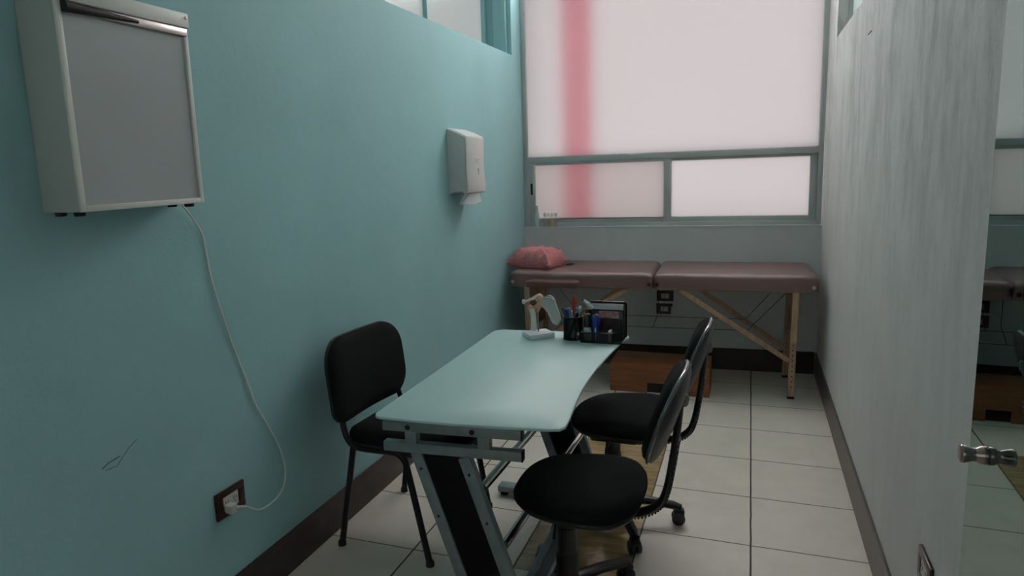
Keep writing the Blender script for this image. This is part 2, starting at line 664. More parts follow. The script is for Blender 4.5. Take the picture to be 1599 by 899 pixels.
def sash(u0, u1, z0, z1, d0, d1, s):
    f = B()
    wbox(f, u0, u0 + s, z0, z1, d0, d1)
    wbox(f, u1 - s, u1, z0, z1, d0, d1)
    wbox(f, u0 + s, u1 - s, z1 - .018, z1, d0, d1)
    wbox(f, u0 + s, u1 - s, z0, z0 + .030, d0, d1)
    return f


o = struct('sash', sash(.036, 1.030, SILL + .030, 1.442, .040, .062, .048), 'alu', window, True)
g = B()
wbox(g, .080, .985, SILL + .055, 1.428, .049, .053, 0)
struct('pane', g, 'frost2', o)
lt = B()
wbox(lt, .050, .066, 1.215, 1.297, .034, .042, .004)
struct('latch', lt, 'black', o, True)
for z in (1.19, 1.315, 1.335):
    lt = B()
    wbox(lt, .056, .060, z, z + .004, .037, .041, .001)
    struct('screw', lt, 'black', o, True)
o = struct('sash', sash(.990, WL - .032, SILL + .030, 1.442, .066, .088, .042), 'alu', window, True)
g = B()
wbox(g, 1.025, WL - .070, SILL + .055, 1.428, .075, .079, 0)
struct('pane', g, 'frost', o)
g = B()
wbox(g, .030, WL - .028, 1.478, 2.604, .058, .062, 0)
struct('pane', g, 'frost', window)
g = B()
wbox(g, .030, WL - .028, 2.636, HC - .046, .058, .062, 0)
struct('added_light_pane', g, 'clear', window)  # unseen pane added above the frame to brighten the room
# gasket line and sill board
g = B()
wbox(g, .128, .985, SILL + .058, SILL + .062, .036, .041, .001)
struct('gasket', g, 'black', window)
b = B()
wbox(b, .012, WL - .012, SILL - .001, SILL + .003, -.004, .034, .001)
struct('trim_3', b, 'grey')

# pink cloth strip hanging outside against the frosted glass
b = B()
b.box(.293, .497, .118, .122, 1.00, 2.62, 0, BW)
o = mk('pink_cloth_strip', b, 'pinks', None, False)
tag(o, 'long pink cloth strip hanging outside behind the frosted window', 'cloth')

# ---- high transom windows in the side walls
f = B()
f.box(XL - .225, XL - .175, 4.60, 4.629, 2.168, 2.798, .002)
f.box(XL - .225, XL - .175, .902, .93, 2.168, 2.798, .002)
f.box(XL - .225, XL - .175, .93, 4.60, 2.168, 2.180, .002)
f.box(XL - .225, XL - .175, .93, 4.60, 2.775, 2.798, .002)
f.box(XL - .225, XL - .175, 3.683, 3.692, 2.180, 2.775, .002)
wn = struct('window_2', f, 'teal', None, True)
struct('pane', B().box(XL - .205, XL - .200, .93, 4.60, 2.18, 2.775), 'frost3', wn)
f = B()
f.box(XL - .118, XL - .03, 4.600, 4.629, 2.168, 2.798, .004)
struct('trim_4', f, 'teal', None, True)
f = B()
f.box(XR + .055, XR + .105, 4.495, 4.513, 2.077, 2.798, .002)
f.box(XR + .055, XR + .105, .902, .93, 2.077, 2.798, .002)
f.box(XR + .055, XR + .105, .93, 4.495, 2.077, 2.089, .002)
f.box(XR + .055, XR + .105, .93, 4.495, 2.775, 2.798, .002)
wn = struct('window_3', f, 'alu', None, True)
struct('pane', B().box(XR + .072, XR + .077, .93, 4.495, 2.089, 2.775), 'frost4', wn)

# ---- unseen frosted window added behind the camera as fill for the back wall
f = B()
f.box(XL + .152, XL + .19, Y0 - .08, Y0 - .03, .952, 2.298, .002)
f.box(XR - .19, XR - .152, Y0 - .08, Y0 - .03, .952, 2.298, .002)
f.box(XL + .19, XR - .19, Y0 - .08, Y0 - .03, .952, .99, .002)
f.box(XL + .19, XR - .19, Y0 - .08, Y0 - .03, 2.26, 2.298, .002)
wn = struct('added_fill_window', f, 'alu', None, True)
struct('pane', B().box(XL + .188, XR - .188, Y0 - .06, Y0 - .056, .988, 2.262), 'fillglass', wn)

# ---- tinted glass door folded back in front of the right wall, with its knob
DX = .300
DM = Matrix.Translation((DX, 1.235, 0)) @ Matrix.Rotation(-.012, 4, 'Z')
dr = struct('door_1', B().box(0, .010, -.805, 0, .012, 2.10, 0, DM), 'doorglass')
K = Matrix.Translation((DX - .0012, 1.150, .985)) @ Matrix.Rotation(-math.pi / 2, 4, 'Y') @ Matrix.Scale(.52, 4)
kb = B().lathe([(.024, 0), (.0265, .003), (.0265, .008), (.025, .016), (.019, .026), (.0185, .032), (.0225, .044), (.0262, .056),
                (.0262, .061), (.024, .064), (.020, .0645), (.001, .0645)], K, 32)
struct('door_knob', kb, 'bronze', dr, True)

# ------------------------------------------------------------------ treatment table
TA = .029
TT = Matrix.Translation((-1.506, 4.245, 0)) @ Matrix.Rotation(TA, 4, 'Z')
TL, TD = 1.855, .595                  # length, depth
tb = thing('massage_table', 'folding massage table with brown padded top and beech legs under the window', 'massage table', (-.58, 4.56, 0))


def TP(u, v, z):
    return TT @ Vector((u, v, z))


def cushion(u0, u1, extra=.0, hole=False):
    b = B()
    w, d = u1 - u0, TD
    o = rrect(w, d, .035, 6)
    pr = [(.004, .650), (0, .654), (0, .715), (.004, .728), (.014, .739), (.030, .745), (.055, .748), (.12, .750), (.2, .7505)]
    b.loft(o, pr, TT @ Matrix.Translation(((u0 + u1) / 2, d / 2, 0)))
    return b


part('cushion', cushion(0, .926), 'leather', tb)
part('cushion', cushion(.930, TL), 'leather', tb)
# face opening (dark slot)
fh = B().loft([(.028 * math.cos(a * math.pi / 10), .060 * math.sin(a * math.pi / 10)) for a in range(20)],
              [(0, .7492), (0, .7515)], TT @ Matrix.Translation((.34, .33, 0)))
part('face_opening', fh, 'slate', tb)
# wooden under-frame
b = B()
for v in (.10, TD - .10):
    for ua, ub in ((.04, .915), (.94, TL - .04)):
        part('under_frame', B().bar(TP(ua, v, .641), TP(ub, v, .641), .02, .018, bev=.001), 'beech', tb)
# corner hardware
for u in (.028, .905, .951, TL - .028):
    kb = B().lathe([(.011, 0), (.012, .002), (.009, .005), (.004, .006), (.001, .006)], TT @ Matrix.Translation((u, 0, .680)) @ Matrix.Rotation(math.pi / 2, 4, 'X'), 16)
    part('bumper_button', kb, 'black' if .1 < u < 1.8 else 'steel', tb)


def leg(u, v, lean):
    b = B()
    b.bar(TP(u + lean, v, .648), TP(u, v, .35), .036, .020, side=(math.cos(TA), math.sin(TA), 0), bev=.002)
    b2 = B()
    b2.bar(TP(u + lean * .45, v + .021, .40), TP(u - lean * .3, v + .021, .012), .036, .020, side=(math.cos(TA), math.sin(TA), 0), bev=.002)
    lg = part('leg', b, 'beech', tb)
    part('leg_extension', b2, 'beech', lg)
    for k in range(11):
        z = .075 + k * .032
        x = u + lean * (.45 + (z - .40) * (.75 / .388))
        h = B()
        h.add(holes(TP(x, v + .0105, z)))
        part('adjustment_hole', h, 'rubber', lg)
    f = B()
    f.bar(TP(u - lean * .3, v + .021, 0), TP(u - lean * .3, v + .021, .016), .038, .023, side=(math.cos(TA), math.sin(TA), 0), bev=.003)
    part('rubber_foot', f, 'rubber', lg)


def holes(p):
    t = bmesh.new()
    bmesh.ops.create_cone(t, cap_ends=True, segments=10, radius1=.0042, radius2=.0042, depth=.002)
    t.transform(Matrix.Translation(p) @ Matrix.Rotation(TA, 4, 'Z') @ Matrix.Rotation(math.pi / 2, 4, 'X'))
    return t


for u, ln in ((.125, -.004), (1.730, .006)):
    leg(u, .018, ln)
    leg(u, .455, ln)
    e = B()
    for (z0, z1) in ((.60, .645),):
        e.bar(TP(u, .03, (z0 + z1) / 2), TP(u, .465, (z0 + z1) / 2), z1 - z0, .014, side=(0, 0, 1), bev=.002)
    # shaped end panel between the legs
    t = bmesh.new()
    pr = [(.035, .60), (.465, .60), (.465, .36), (.44, .345), (.40, .36), (.38, .44), (.34, .50), (.25, .525), (.16, .50), (.12, .44), (.10, .36), (.06, .345), (.035, .36)]
    a = [t.verts.new(TP(u - .006, v, z)) for v, z in pr]
    c = [t.verts.new(TP(u + .006, v, z)) for v, z in pr]
    t.faces.new(a)
    t.faces.new(c[::-1])
    for i in range(len(pr)):
        t.faces.new((a[i], a[(i + 1) % len(pr)], c[(i + 1) % len(pr)], c[i]))
    bmesh.ops.triangulate(t, faces=[f for f in t.faces if len(f.verts) > 4])
    e.add(t)
    part('end_panel', e, 'beech', tb)
for s in (0, 1):
    for v in (.030, .470):
        f = (lambda u: u) if s else (lambda u: TL - u)
        zb = .235 if v < .1 else .20
        b = B().bar(TP(f(1.085), v, .647), TP(f(1.712), v, zb), .030, .016, side=(0, 0, 1), bev=.002)
        part('brace', b, 'beech', tb)
cabs = []
for v in (.045, .455):
    zc = .405 if v < .1 else .385
    ra, la = TP(1.478, v, zc), TP(TL - 1.478, v, zc)
    cabs += [[ra, TP(.93, v, zc - .004), la], [ra, TP(1.690, v, .645)], [la, TP(TL - 1.690, v, .645)]]
cabs += [[TP(.958, .05, .65), TP(.958, .05, .50), TP(.925, .05, .403)], [TP(.962, .44, .65), TP(.958, .44, .45), TP(.935, .44, .383)]]
for c_ in cabs:
    part('support_cable', B().tube(c_, .0020, 6), 'cable', tb)
# arm pad hooked on the front
b = B()
b.loft(rrect(.345, .11, .03, 6), [(.004, .664), (0, .668), (0, .688), (.006, .698), (.02, .702), (.04, .703)], TT @ Matrix.Translation((.312, -.058, 0)))
part('arm_pad', b, 'leatherd', tb)


# ---- pillow
def pillow():
    t = bmesh.new()
    n = 30
    L, D, Ht = .345, .27, .120
    top, bot = [], []
    for i in range(n + 1):
        rt_, rb_ = [], []
        for j in range(n + 1):
            u, v = i / n * 2 - 1, j / n * 2 - 1
            x = u * (L / 2) * (1 - .07 * (1 - abs(u)) * 0 - .10 * (v * v) * 0) * (1 - .13 * (1 - v * v) * abs(u) ** 2)
            y = v * (D / 2) * (1 - .15 * (1 - u * u) * abs(v) ** 2)
            e = max(0, (1 - u ** 4) * (1 - v ** 4)) ** .62
            wr_ = .007 * math.sin(14 * u + 5 * v * v) * (abs(v) ** 1.5) + .005 * math.sin(23 * v + 4 * u) * abs(u) ** 2 + .006 * math.sin(9 * (u - v)) * abs(v)
            rt_.append(t.verts.new((x, y, Ht * .30 + e * (Ht * .95 + wr_ * 2.5) * .78 + wr_ * .7)))
            rb_.append(rt_[-1] if i in (0, n) or j in (0, n) else t.verts.new((x, y, Ht * .30 * (1 - min(1, e * 2.2)))))
        top.append(rt_)
        bot.append(rb_)
    for i in range(n):
        for j in range(n):
            t.faces.new((top[i][j], top[i + 1][j], top[i + 1][j + 1], top[i][j + 1]))
            vs = []
            for q in (bot[i][j], bot[i][j + 1], bot[i + 1][j + 1], bot[i + 1][j]):
                if q not in vs:
                    vs.append(q)
            if len(vs) > 2:
                try:
                    t.faces.new(vs)
                except ValueError:
                    pass
    return t


b = B()
b.add(pillow(), Matrix.Rotation(math.radians(-13), 4, 'Z'))
o = mk('pillow', b, 'pink')
o.location = (-1.372, 4.465, .7530)
tag(o, 'small wrinkled pink pillow on the left end of the massage table', 'pillow')

# ------------------------------------------------------------------ wooden step box under the table
st = thing('step_stool', 'orange brown wooden step box on the floor below the massage table', 'step stool', (-.535, 4.39, 0))
sx0, sx1, sy0, sy1, sz = -.836, -.236, 4.225, 4.515, .185
ST = Matrix.Translation((0, 0, 0))
part('top_board', B().box(sx0, sx1, sy0 - .004, sy1, sz - .016, sz, .0015), 'stepwood', st)
f = B()
f.box(sx0, sx1, sy0, sy0 + .016, .066, sz - .0165, .001)
f.box(sx0, -.608, sy0, sy0 + .016, 0, .066, .001)
f.box(-.491, sx1, sy0, sy0 + .016, 0, .066, .001)
part('front_board', f, 'stepwood', st)
part('slot_shade_sheet', B().box(-.62, -.48, sy0 + .018, sy0 + .026, .001, .08, 0), 'slotshade', st)  # dark sheet behind the slot, painted in place of shade
part('side_board', B().box(sx0, sx0 + .016, sy0 + .017, sy1, 0, sz - .0165, .001), 'stepwood', st)
part('side_board', B().box(sx1 - .016, sx1, sy0 + .017, sy1, 0, sz - .0165, .001), 'stepwood', st)
part('back_board', B().box(sx0 + .017, sx1 - .017, sy1 - .016, sy1, 0, sz - .0165, .001), 'stepwood', st)
for z in (.045, .10, .15):
    part('screw', B().lathe([(.004, 0), (.004, .0015), (.001, .002)], Matrix.Translation((sx0 + .012, sy0, z)) @ Matrix.Rotation(math.pi / 2, 4, 'X'), 10), 'steel', st)


# ------------------------------------------------------------------ sockets
def socket(name, mtx, label, w, h, chip=False, group=None):
    """plate in the local x (width) / z (height) plane, facing local -y"""
    p0 = mtx.translation
    t = thing(name, label, 'socket', p0, group)
    b = B()
    fw_ = .030
    for (x0, x1, z0, z1) in ((-w / 2, w / 2, h / 2 - .022, h / 2), (-w / 2, w / 2 - (.012 if chip else 0), -h / 2, -h / 2 + .020),
                             (-w / 2, -w / 2 + fw_, -h / 2 + .019, h / 2 - .021),
                             (w / 2 - fw_, w / 2 - (.010 if chip else 0), -h / 2 + .019, h / 2 - .021)):
        b.box(x0, x1, -.010, 0, z0, z1, .0025, mtx)
    part('cover_plate', b, 'plate', t)
    part('socket_insert', B().box(-w / 2 + fw_ - .001, w / 2 - fw_ + .001, -.008, 0, -h / 2 + .019, h / 2 - .021, .001, mtx), 'insert', t)
    for cx in (-.018, .018):
        for dx in (-.0055, .0055):
            part('socket_hole', B().box(cx + dx - .001, cx + dx + .001, -.0086, -.0078, -.001, .007, 0, mtx), 'slate', t)
        part('socket_hole', B().lathe([(.002, 0), (.002, .0007)], mtx @ Matrix.Translation((cx, -.0079, -.007)) @ Matrix.Rotation(math.pi / 2, 4, 'X'), 8), 'slate', t)
    return t


socket('wall_socket', BW @ Matrix.Translation((1.000, 0, .504)), 'upper one of two brown framed sockets on the wall behind the massage table', .112, .074)
socket('wall_socket', BW @ Matrix.Translation((.996, 0, .413)), 'lower socket behind the massage table, its brown frame chipped at a corner', .109, .074, True)
socket('wall_socket', Matrix.Translation((XL, 1.633, .408)) @ Matrix.Rotation(math.pi / 2, 4, 'Z'),
       'brown framed socket on the teal wall with a white plug in it', .128, .088)
socket('wall_socket', Matrix.Translation((XR, 1.846, .400)) @ Matrix.Rotation(-math.pi / 2, 4, 'Z'),
       'brown framed socket low on the streaky grey wall near the glass door', .124, .084)

# ------------------------------------------------------------------ x-ray film viewer on the teal wall
vx = thing('xray_viewer', 'white wall mounted x-ray film viewer box with a grey screen', 'x-ray viewer', (XL, 1.33, 1.6))
FX = XL + .12
y0, y1, z0, z1 = 1.143, 1.524, 1.358, 1.852
b = B()
b.box(XL + .001, FX - .004, y0, y0 + .012, z0, z1, .002)
b.box(XL + .001, FX - .004, y1 - .012, y1, z0, z1, .002)
b.box(XL + .001, FX - .004, y0 + .012, y1 - .012, z0, z0 + .012, .002)
b.box(XL + .001, FX - .004, y0 + .012, y1 - .012, z1 - .012, z1, .002)
b.box(XL + .001, XL + .010, y0 + .012, y1 - .012, z0 + .012, z1 - .012)
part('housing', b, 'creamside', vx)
b = B()
b.box(FX - .004, FX + .004, y0, y0 + .014, z0, z1 - .036, .0015)
b.box(FX - .004, FX + .004, y1 - .012, y1, z0, z1 - .036, .0015)
b.box(FX - .004, FX + .004, y0 + .014, y1 - .012, z0, z0 + .014, .0015)
part('front_frame', b, 'cream', vx)
b = B().box(FX - .004, FX + .012, y0, y1, z1 - .036, z1 + .001, .003)
hd = part('top_cover', b, 'cream', vx)
part('screw', B().lathe([(.0045, 0), (.004, .002), (.001, .0025)], Matrix.Translation((FX + .012, y1 - .010, z1 - .012)) @ Matrix.Rotation(math.pi / 2, 4, 'Y'), 12), 'steel', hd)
part('screen', B().box(FX - .012, FX - .003, y0 + .013, y1 - .011, z0 + .013, z1 - .037), 'diffuser', vx)
part('film_clip', B().box(FX - .004, FX + .009, y0 + .016, y1 - .006, z1 - .058, z1 - .037, .003), 'steel', vx)
t = bmesh.new()
bmesh.ops.create_cone(t, cap_ends=True, segments=16, radius1=.0125, radius2=.004, depth=.20)
t.transform(Matrix.Translation((FX + .010, y0 + .014 + .10, z1 - .0480)) @ Matrix.Rotation(-math.pi / 2, 4, 'X'))
b = B()
b.add(t)
part('clip_roller', b, 'rubber', vx)
for (x, y) in ((XL + .030, y0 + .022), (FX - .030, y0 + .022), (XL + .030, y1 - .022), (FX - .030, y1 - .022)):
    part('rubber_foot', B().lathe([(.011, -.010), (.0125, -.008), (.013, 0)], Matrix.Translation((x, y, z0)), 18), 'rubber', vx)

# its cord and plug
cp = [(1.512, 1.357), (1.560, 1.35), (1.631, 1.250), (1.647, 1.131), (1.673, 1.027), (1.713, .894), (1.757, .775), (1.791, .676), (1.845, .577),
      (1.894, .475), (1.913, .396), (1.902, .340), (1.861, .310), (1.791, .309), (1.728, .331), (1.672, .370)]
xs = [XL + .06, XL + .02] + [XL + .005] * 11 + [XL + .012, XL + .028, XL + .038]
cp[0] = (1.500, 1.362)
cp[1] = (1.585, 1.305)
cd_ = thing('power_cord', 'thin white power cord hanging from the viewer box to the socket', 'power cord', (XL + .01, 1.75, .8))
part('wire', B().tube(smooth_path([(x, y, z) for x, (y, z) in zip(xs, cp)], 8), .0029, 8), 'cord', cd_)
pl = B().box(XL + .009, XL + .040, 1.598, 1.628, .378, .408, .006)
pl.tube([(XL + .034, 1.620, .392), (XL + .040, 1.645, .384), (XL + .039, 1.673, .369)], [.008, .0055, .003], 10)
part('plug', pl, 'insert', cd_)

# ------------------------------------------------------------------ paper towel dispenser on the teal wall
dp = thing('paper_towel_dispenser', 'white paper towel dispenser high on the teal wall with a towel sticking out', 'paper towel dispenser', (XL, 3.63, 1.45))
t = bmesh.new()
prof = [(.001, 1.287), (.001, 1.640), (.060, 1.618), (.108, 1.594), (.113, 1.580), (.108, 1.45), (.112, 1.375), (.118, 1.325), (.112, 1.292), (.10, 1.285), (.085, 1.300), (.04, 1.300)]
yy = (3.480, 3.488, 3.740, 3.752)
rings = []
for k, y in enumerate(yy):
    ins = .006 if k in (0, 3) else 0
    rings.append([t.verts.new((XL + max(.001, x - ins), y, z - (ins if z > 1.5 else 0))) for x, z in prof])
n = len(prof)
for a, c in zip(rings, rings[1:]):
    for i in range(n):
        t.faces.new((a[i], a[(i + 1) % n], c[(i + 1) % n], c[i]))
t.faces.new(rings[0])
t.faces.new(rings[-1][::-1])
bmesh.ops.triangulate(t, faces=[f for f in t.faces if len(f.verts) > 4])
b = B()
b.add(t)
part('cover', b, 'disp', dp)
b = B().box(XL + .1095, XL + .1115, 3.645, 3.650, 1.385, 1.420, 0)
part('lock_slot', b, 'slate', dp)
for k, (ya, yb) in enumerate(((3.600, 3.668), (3.622, 3.650), (3.60, 3.660), (3.605, 3.655))):
    z = 1.472 - k * .007
    part('printed_text', B().box(XL + .1085, XL + .1102, ya, yb, z, z + (.0035 if k == 1 else .0015), 0), 'text', dp)
b = B()
tb_ = bmesh.new()
P = [(XL + .085, 3.585, 1.302), (XL + .098, 3.65, 1.302), (XL + .085, 3.70, 1.302)]
Q = [(XL + .065, 3.50, 1.232), (XL + .105, 3.60, 1.226), (XL + .10, 3.705, 1.236)]
R_ = [(XL + .05, 3.50, 1.232), (XL + .05, 3.60, 1.228), (XL + .06, 3.70, 1.236)]
P2 = [(XL + .06, 3.585, 1.302), (XL + .06, 3.65, 1.302), (XL + .06, 3.70, 1.302)]
vs = [[tb_.verts.new(p) for p in q] for q in (P, Q, R_, P2)]
for a, c in zip(vs, vs[1:] + vs[:1]):
    for i in range(2):
        tb_.faces.new((a[i], a[i + 1], c[i + 1], c[i]))
tb_.faces.new([v[0] for v in vs])
tb_.faces.new([v[2] for v in vs])
b.add(tb_)
part('paper_towel', b, 'paper', dp)
b = B().box(XL + .099, XL + .114, 3.60, 3.69, 1.300, 1.310, .003)
part('dispensing_lip', b, 'steel', dp)

# ------------------------------------------------------------------ desk with frosted glass top and z-shaped legs
dk = thing('desk', 'desk with frosted green glass top and grey steel legs with black panels', 'desk', (-.78, 2.24, 0))
ZT = .722
edge = [(-1.045, 1.690), (-1.030, 1.683), (-.92, 1.684), (-.80, 1.690), (-.66, 1.703), (-.535, 1.720), (-.500, 1.731), (-.489, 1.752), (-.492, 1.81),
        (-.507, 1.954), (-.517, 2.08), (-.520, 2.20), (-.520, 2.32), (-.514, 2.45), (-.506, 2.60), (-.497, 2.72), (-.482, 2.775),
        (-.487, 2.797), (-.515, 2.815), (-.62, 2.822), (-.80, 2.812), (-.98, 2.796), (-1.035, 2.790), (-1.060, 2.772), (-1.066, 2.74), (-1.062, 2.4), (-1.058, 2.1), (-1.055, 1.80), (-1.055, 1.71)]
cx, cy = -.78, 2.25
ol = [(x - cx, y - cy) for x, y in edge]
b = B().loft(ol, [(.004, ZT - .010), (.001, ZT - .0085), (0, ZT - .005), (.001, ZT - .0015), (.004, ZT)], Matrix.Translation((cx, cy, 0)))
part('glass_top', b, 'glass', dk)


def desk_end(y, dx, skew):
    c0 = Vector((-.84 + dx, y, 0))
    RM = Matrix.Translation(c0) @ Matrix.Rotation(skew, 4, 'Z')
    up_ = part('upper_rail', B().box(-.207, .221, -.015, .015, .662, .692, .003, RM), 'silver', dk)
    lo = part('lower_rail', B().box(-.207, .221, -.015, .015, .598, .628, .003, RM), 'silver', dk)
    part('rail_cap', B().box(.217, .223, -.0155, .0155, .597, .629, .003, RM), 'black', lo)
    part('rail_cap', B().box(.217, .223, -.0155, .0155, .661, .693, .003, RM), 'black', up_)
    for x in (-.135, .090):
        part('spacer_block', B().box(x, x + .036, -.015, .015, .6275, .6625, .001, RM), 'silver', dk)
    for x in (-.105, .095):
        part('glass_pad', B().lathe([(.011, 0), (.011, .020)], RM @ Matrix.Translation((x, 0, .692)), 16), 'chrome', dk)
        part('bolt', B().lathe([(.008, 0), (.008, .003), (.005, .004), (.001, .004)], RM @ Matrix.Translation((x - .02, -.015, .678)) @ Matrix.Rotation(math.pi / 2, 4, 'X'), 12), 'rubber', up_)
    # slanting uprights: x grows by .34 per metre going down
    k = .345
    for x in (-.947, -.793):
        p = Vector((x + dx, y, .598))
        q = Vector((x + k * (.598 - .045) + dx, y, .045))
        tb2 = part('slanted_upright', B().bar(p, q, .036, .030, side=(1, 0, 0), bev=.003), 'silver', dk)
        for s in (.09, .35, .80):
            c = p.lerp(q, s)
            part('screw', B().lathe([(.0045, 0), (.0045, .0015), (.001, .002)], Matrix.Translation((c.x, y - .015, c.z)) @ Matrix.Rotation(math.pi / 2, 4, 'X'), 10), 'rubber', tb2)
    t = bmesh.new()
    pr = [(-.929, .597), (-.811, .597), (-.811 + k * .552, .045), (-.929 + k * .552, .045)]
    a = [t.verts.new((x + dx, y - .008, z)) for x, z in pr]
    c = [t.verts.new((x + dx, y + .008, z)) for x, z in pr]
    t.faces.new(a)
    t.faces.new(c[::-1])
    for i in range(4):
        t.faces.new((a[i], a[(i + 1) % 4], c[(i + 1) % 4], c[i]))
    b = B()
    b.add(t)
    part('infill_panel', b, 'panel', dk)
    ft = part('foot_bar', B().box(-1.062 + dx, -.585 + dx, y - .028, y + .028, .018, .045, .004), 'silver', dk)
    for x in (-1.04, -.61):
        part('foot_glide', B().lathe([(.017, 0), (.017, .010), (.010, .018)], Matrix.Translation((x + dx, y, 0)), 14), 'rubber', ft)


desk_end(1.755, 0.0, .075)
desk_end(2.700, .022, .03)
for x0_, z in ((-.752, .492), (-.688, .322)):
    part('chrome_rod', B().tube([(x0_, 1.780, z), (x0_ + .022, 2.685, z)], .0135, 18), 'chrome', dk)

# ------------------------------------------------------------------ low computer trolley below the desk
tr = thing('computer_trolley', 'low smoked computer trolley with steel blue rim beneath the desk', 'trolley', (-.63, 2.13, 0))
part('shelf', B().box(-.650, -.612, 1.862, 2.292, .118, .126, .002), 'trolley', tr)
b = B()
b.box(-.674, -.650, 1.84, 2.312, .116, .134, .003)
b.box(-.612, -.600, 1.84, 2.312, .116, .134, .003)
b.box(-.650, -.612, 2.292, 2.312, .116, .134, .003)
b.box(-.650, -.612, 1.84, 1.862, .116, .134, .003)
part('rim', b, 'silver', tr)
for (x, y) in ((-.662, 1.86), (-.606, 1.86), (-.662, 2.295), (-.606, 2.295)):
    c = B().lathe([(.019, -.009), (.020, -.006), (.020, .006), (.019, .009)], Matrix.Translation((x, y, .020)) @ Matrix.Rotation(math.pi / 2, 4, 'Y'), 20)
    c.tube([(x, y, .03), (x, y, .117)], .005, 8)
    part('caster', c, 'black', tr)


# ------------------------------------------------------------------ four-legged visitor chair by the teal wall
vc = thing('visitor_chair', 'black four-legged visitor chair between the teal wall and the desk', 'chair', (-1.25, 2.34, 0))
# seat
so = rrect(.46, .47, [.09, .09, .05, .05], 7)
b = B().loft(so, [(.03, .425), (.008, .430), (0, .445), (0, .458), (.008, .472), (.03, .482), (.08, .487), (.15, .488)], Matrix.Translation((-1.195, 2.335, 0)) @ Matrix.Rotation(math.radians(-3), 4, 'Z'))
part('seat', b, 'fabric2', vc)
b = B().loft(so, [(.012, .412), (.002, .416), (.002, .428), (.014, .434)], Matrix.Translation((-1.195, 2.335, 0)) @ Matrix.Rotation(math.radians(-3), 4, 'Z'))
part('seat_shell', b, 'black', vc)
# back rest: local x across (world y), local y up, thickness along z -> world +x
la = math.radians(7)
ex, ey, ez = Vector((0.03, 1, -.03)).normalized(), None, None
ey = Vector((-math.sin(la), 0, math.cos(la)))
ez = ex.cross(ey).normalized()
ey = ez.cross(ex).normalized()
BM = Matrix((ex, ey, ez)).transposed().to_4x4()
BM.translation = Vector((-1.463, 2.322, .655))
bo = rrect(.515, .315, [.10, .12, .115, .05], 9)


def curve_back(x, y, z):
    return .30 * x * x


b = B().loft(bo, [(.012, -.004), (.002, .002), (0, .012), (.004, .022), (.018, .032), (.05, .038), (.10, .040), (.14, .0405)], BM, curve_back)
part('backrest', b, 'fabric', vc)
b = B().loft(bo, [(.02, -.020), (.004, -.016), (-.002, -.006), (-.002, .001), (.006, .004)], BM, curve_back)
part('back_shell', b, 'black', vc)
# frame
R1 = .0115
nb = [(-1.482, 2.114, .012), (-1.398, 2.112, .405)]
part('leg', B().tube([(-1.482, 2.114, .004), (-1.400, 2.112, .412)], .0125, 12), 'blackmetal', vc)
part('leg', B().tube(smooth_path([(-1.092, 2.085, .004), (-1.165, 2.098, .33), (-1.182, 2.100, .39), (-1.215, 2.103, .412), (-1.27, 2.106, .414)], 5), .0125, 12), 'blackmetal', vc)
part('leg', B().tube([(-1.458, 2.590, .004), (-1.395, 2.566, .412)], .0125, 12), 'blackmetal', vc)
part('leg', B().tube(smooth_path([(-1.040, 2.560, .004), (-1.085, 2.552, .30), (-1.105, 2.552, .39), (-1.14, 2.553, .412), (-1.20, 2.556, .414)], 5), .0125, 12), 'blackmetal', vc)
for (x, y) in ((-1.482, 2.114), (-1.092, 2.085), (-1.458, 2.590), (-1.040, 2.560)):
    part('foot_cap', B().lathe([(.0155, 0), (.0155, .014), (.0135, .020)], Matrix.Translation((x, y, 0)), 14), 'rubber', vc)
b = B().tube(smooth_path([(-1.10, 2.112, .408), (-1.30, 2.112, .408), (-1.385, 2.112, .412), (-1.425, 2.114, .440), (-1.443, 2.118, .50), (-1.452, 2.125, .56)], 6), (R1), 12)
b.tube(smooth_path([(-1.10, 2.552, .408), (-1.30, 2.552, .408), (-1.385, 2.552, .412), (-1.420, 2.552, .440), (-1.440, 2.550, .50), (-1.452, 2.545, .56)], 6), R1, 12)
b.tube([(-1.36, 2.112, .408), (-1.36, 2.552, .408)], R1, 12)
b.tube([(-1.10, 2.112, .408), (-1.10, 2.552, .408)], R1, 12)
part('frame', b, 'blackmetal', vc)


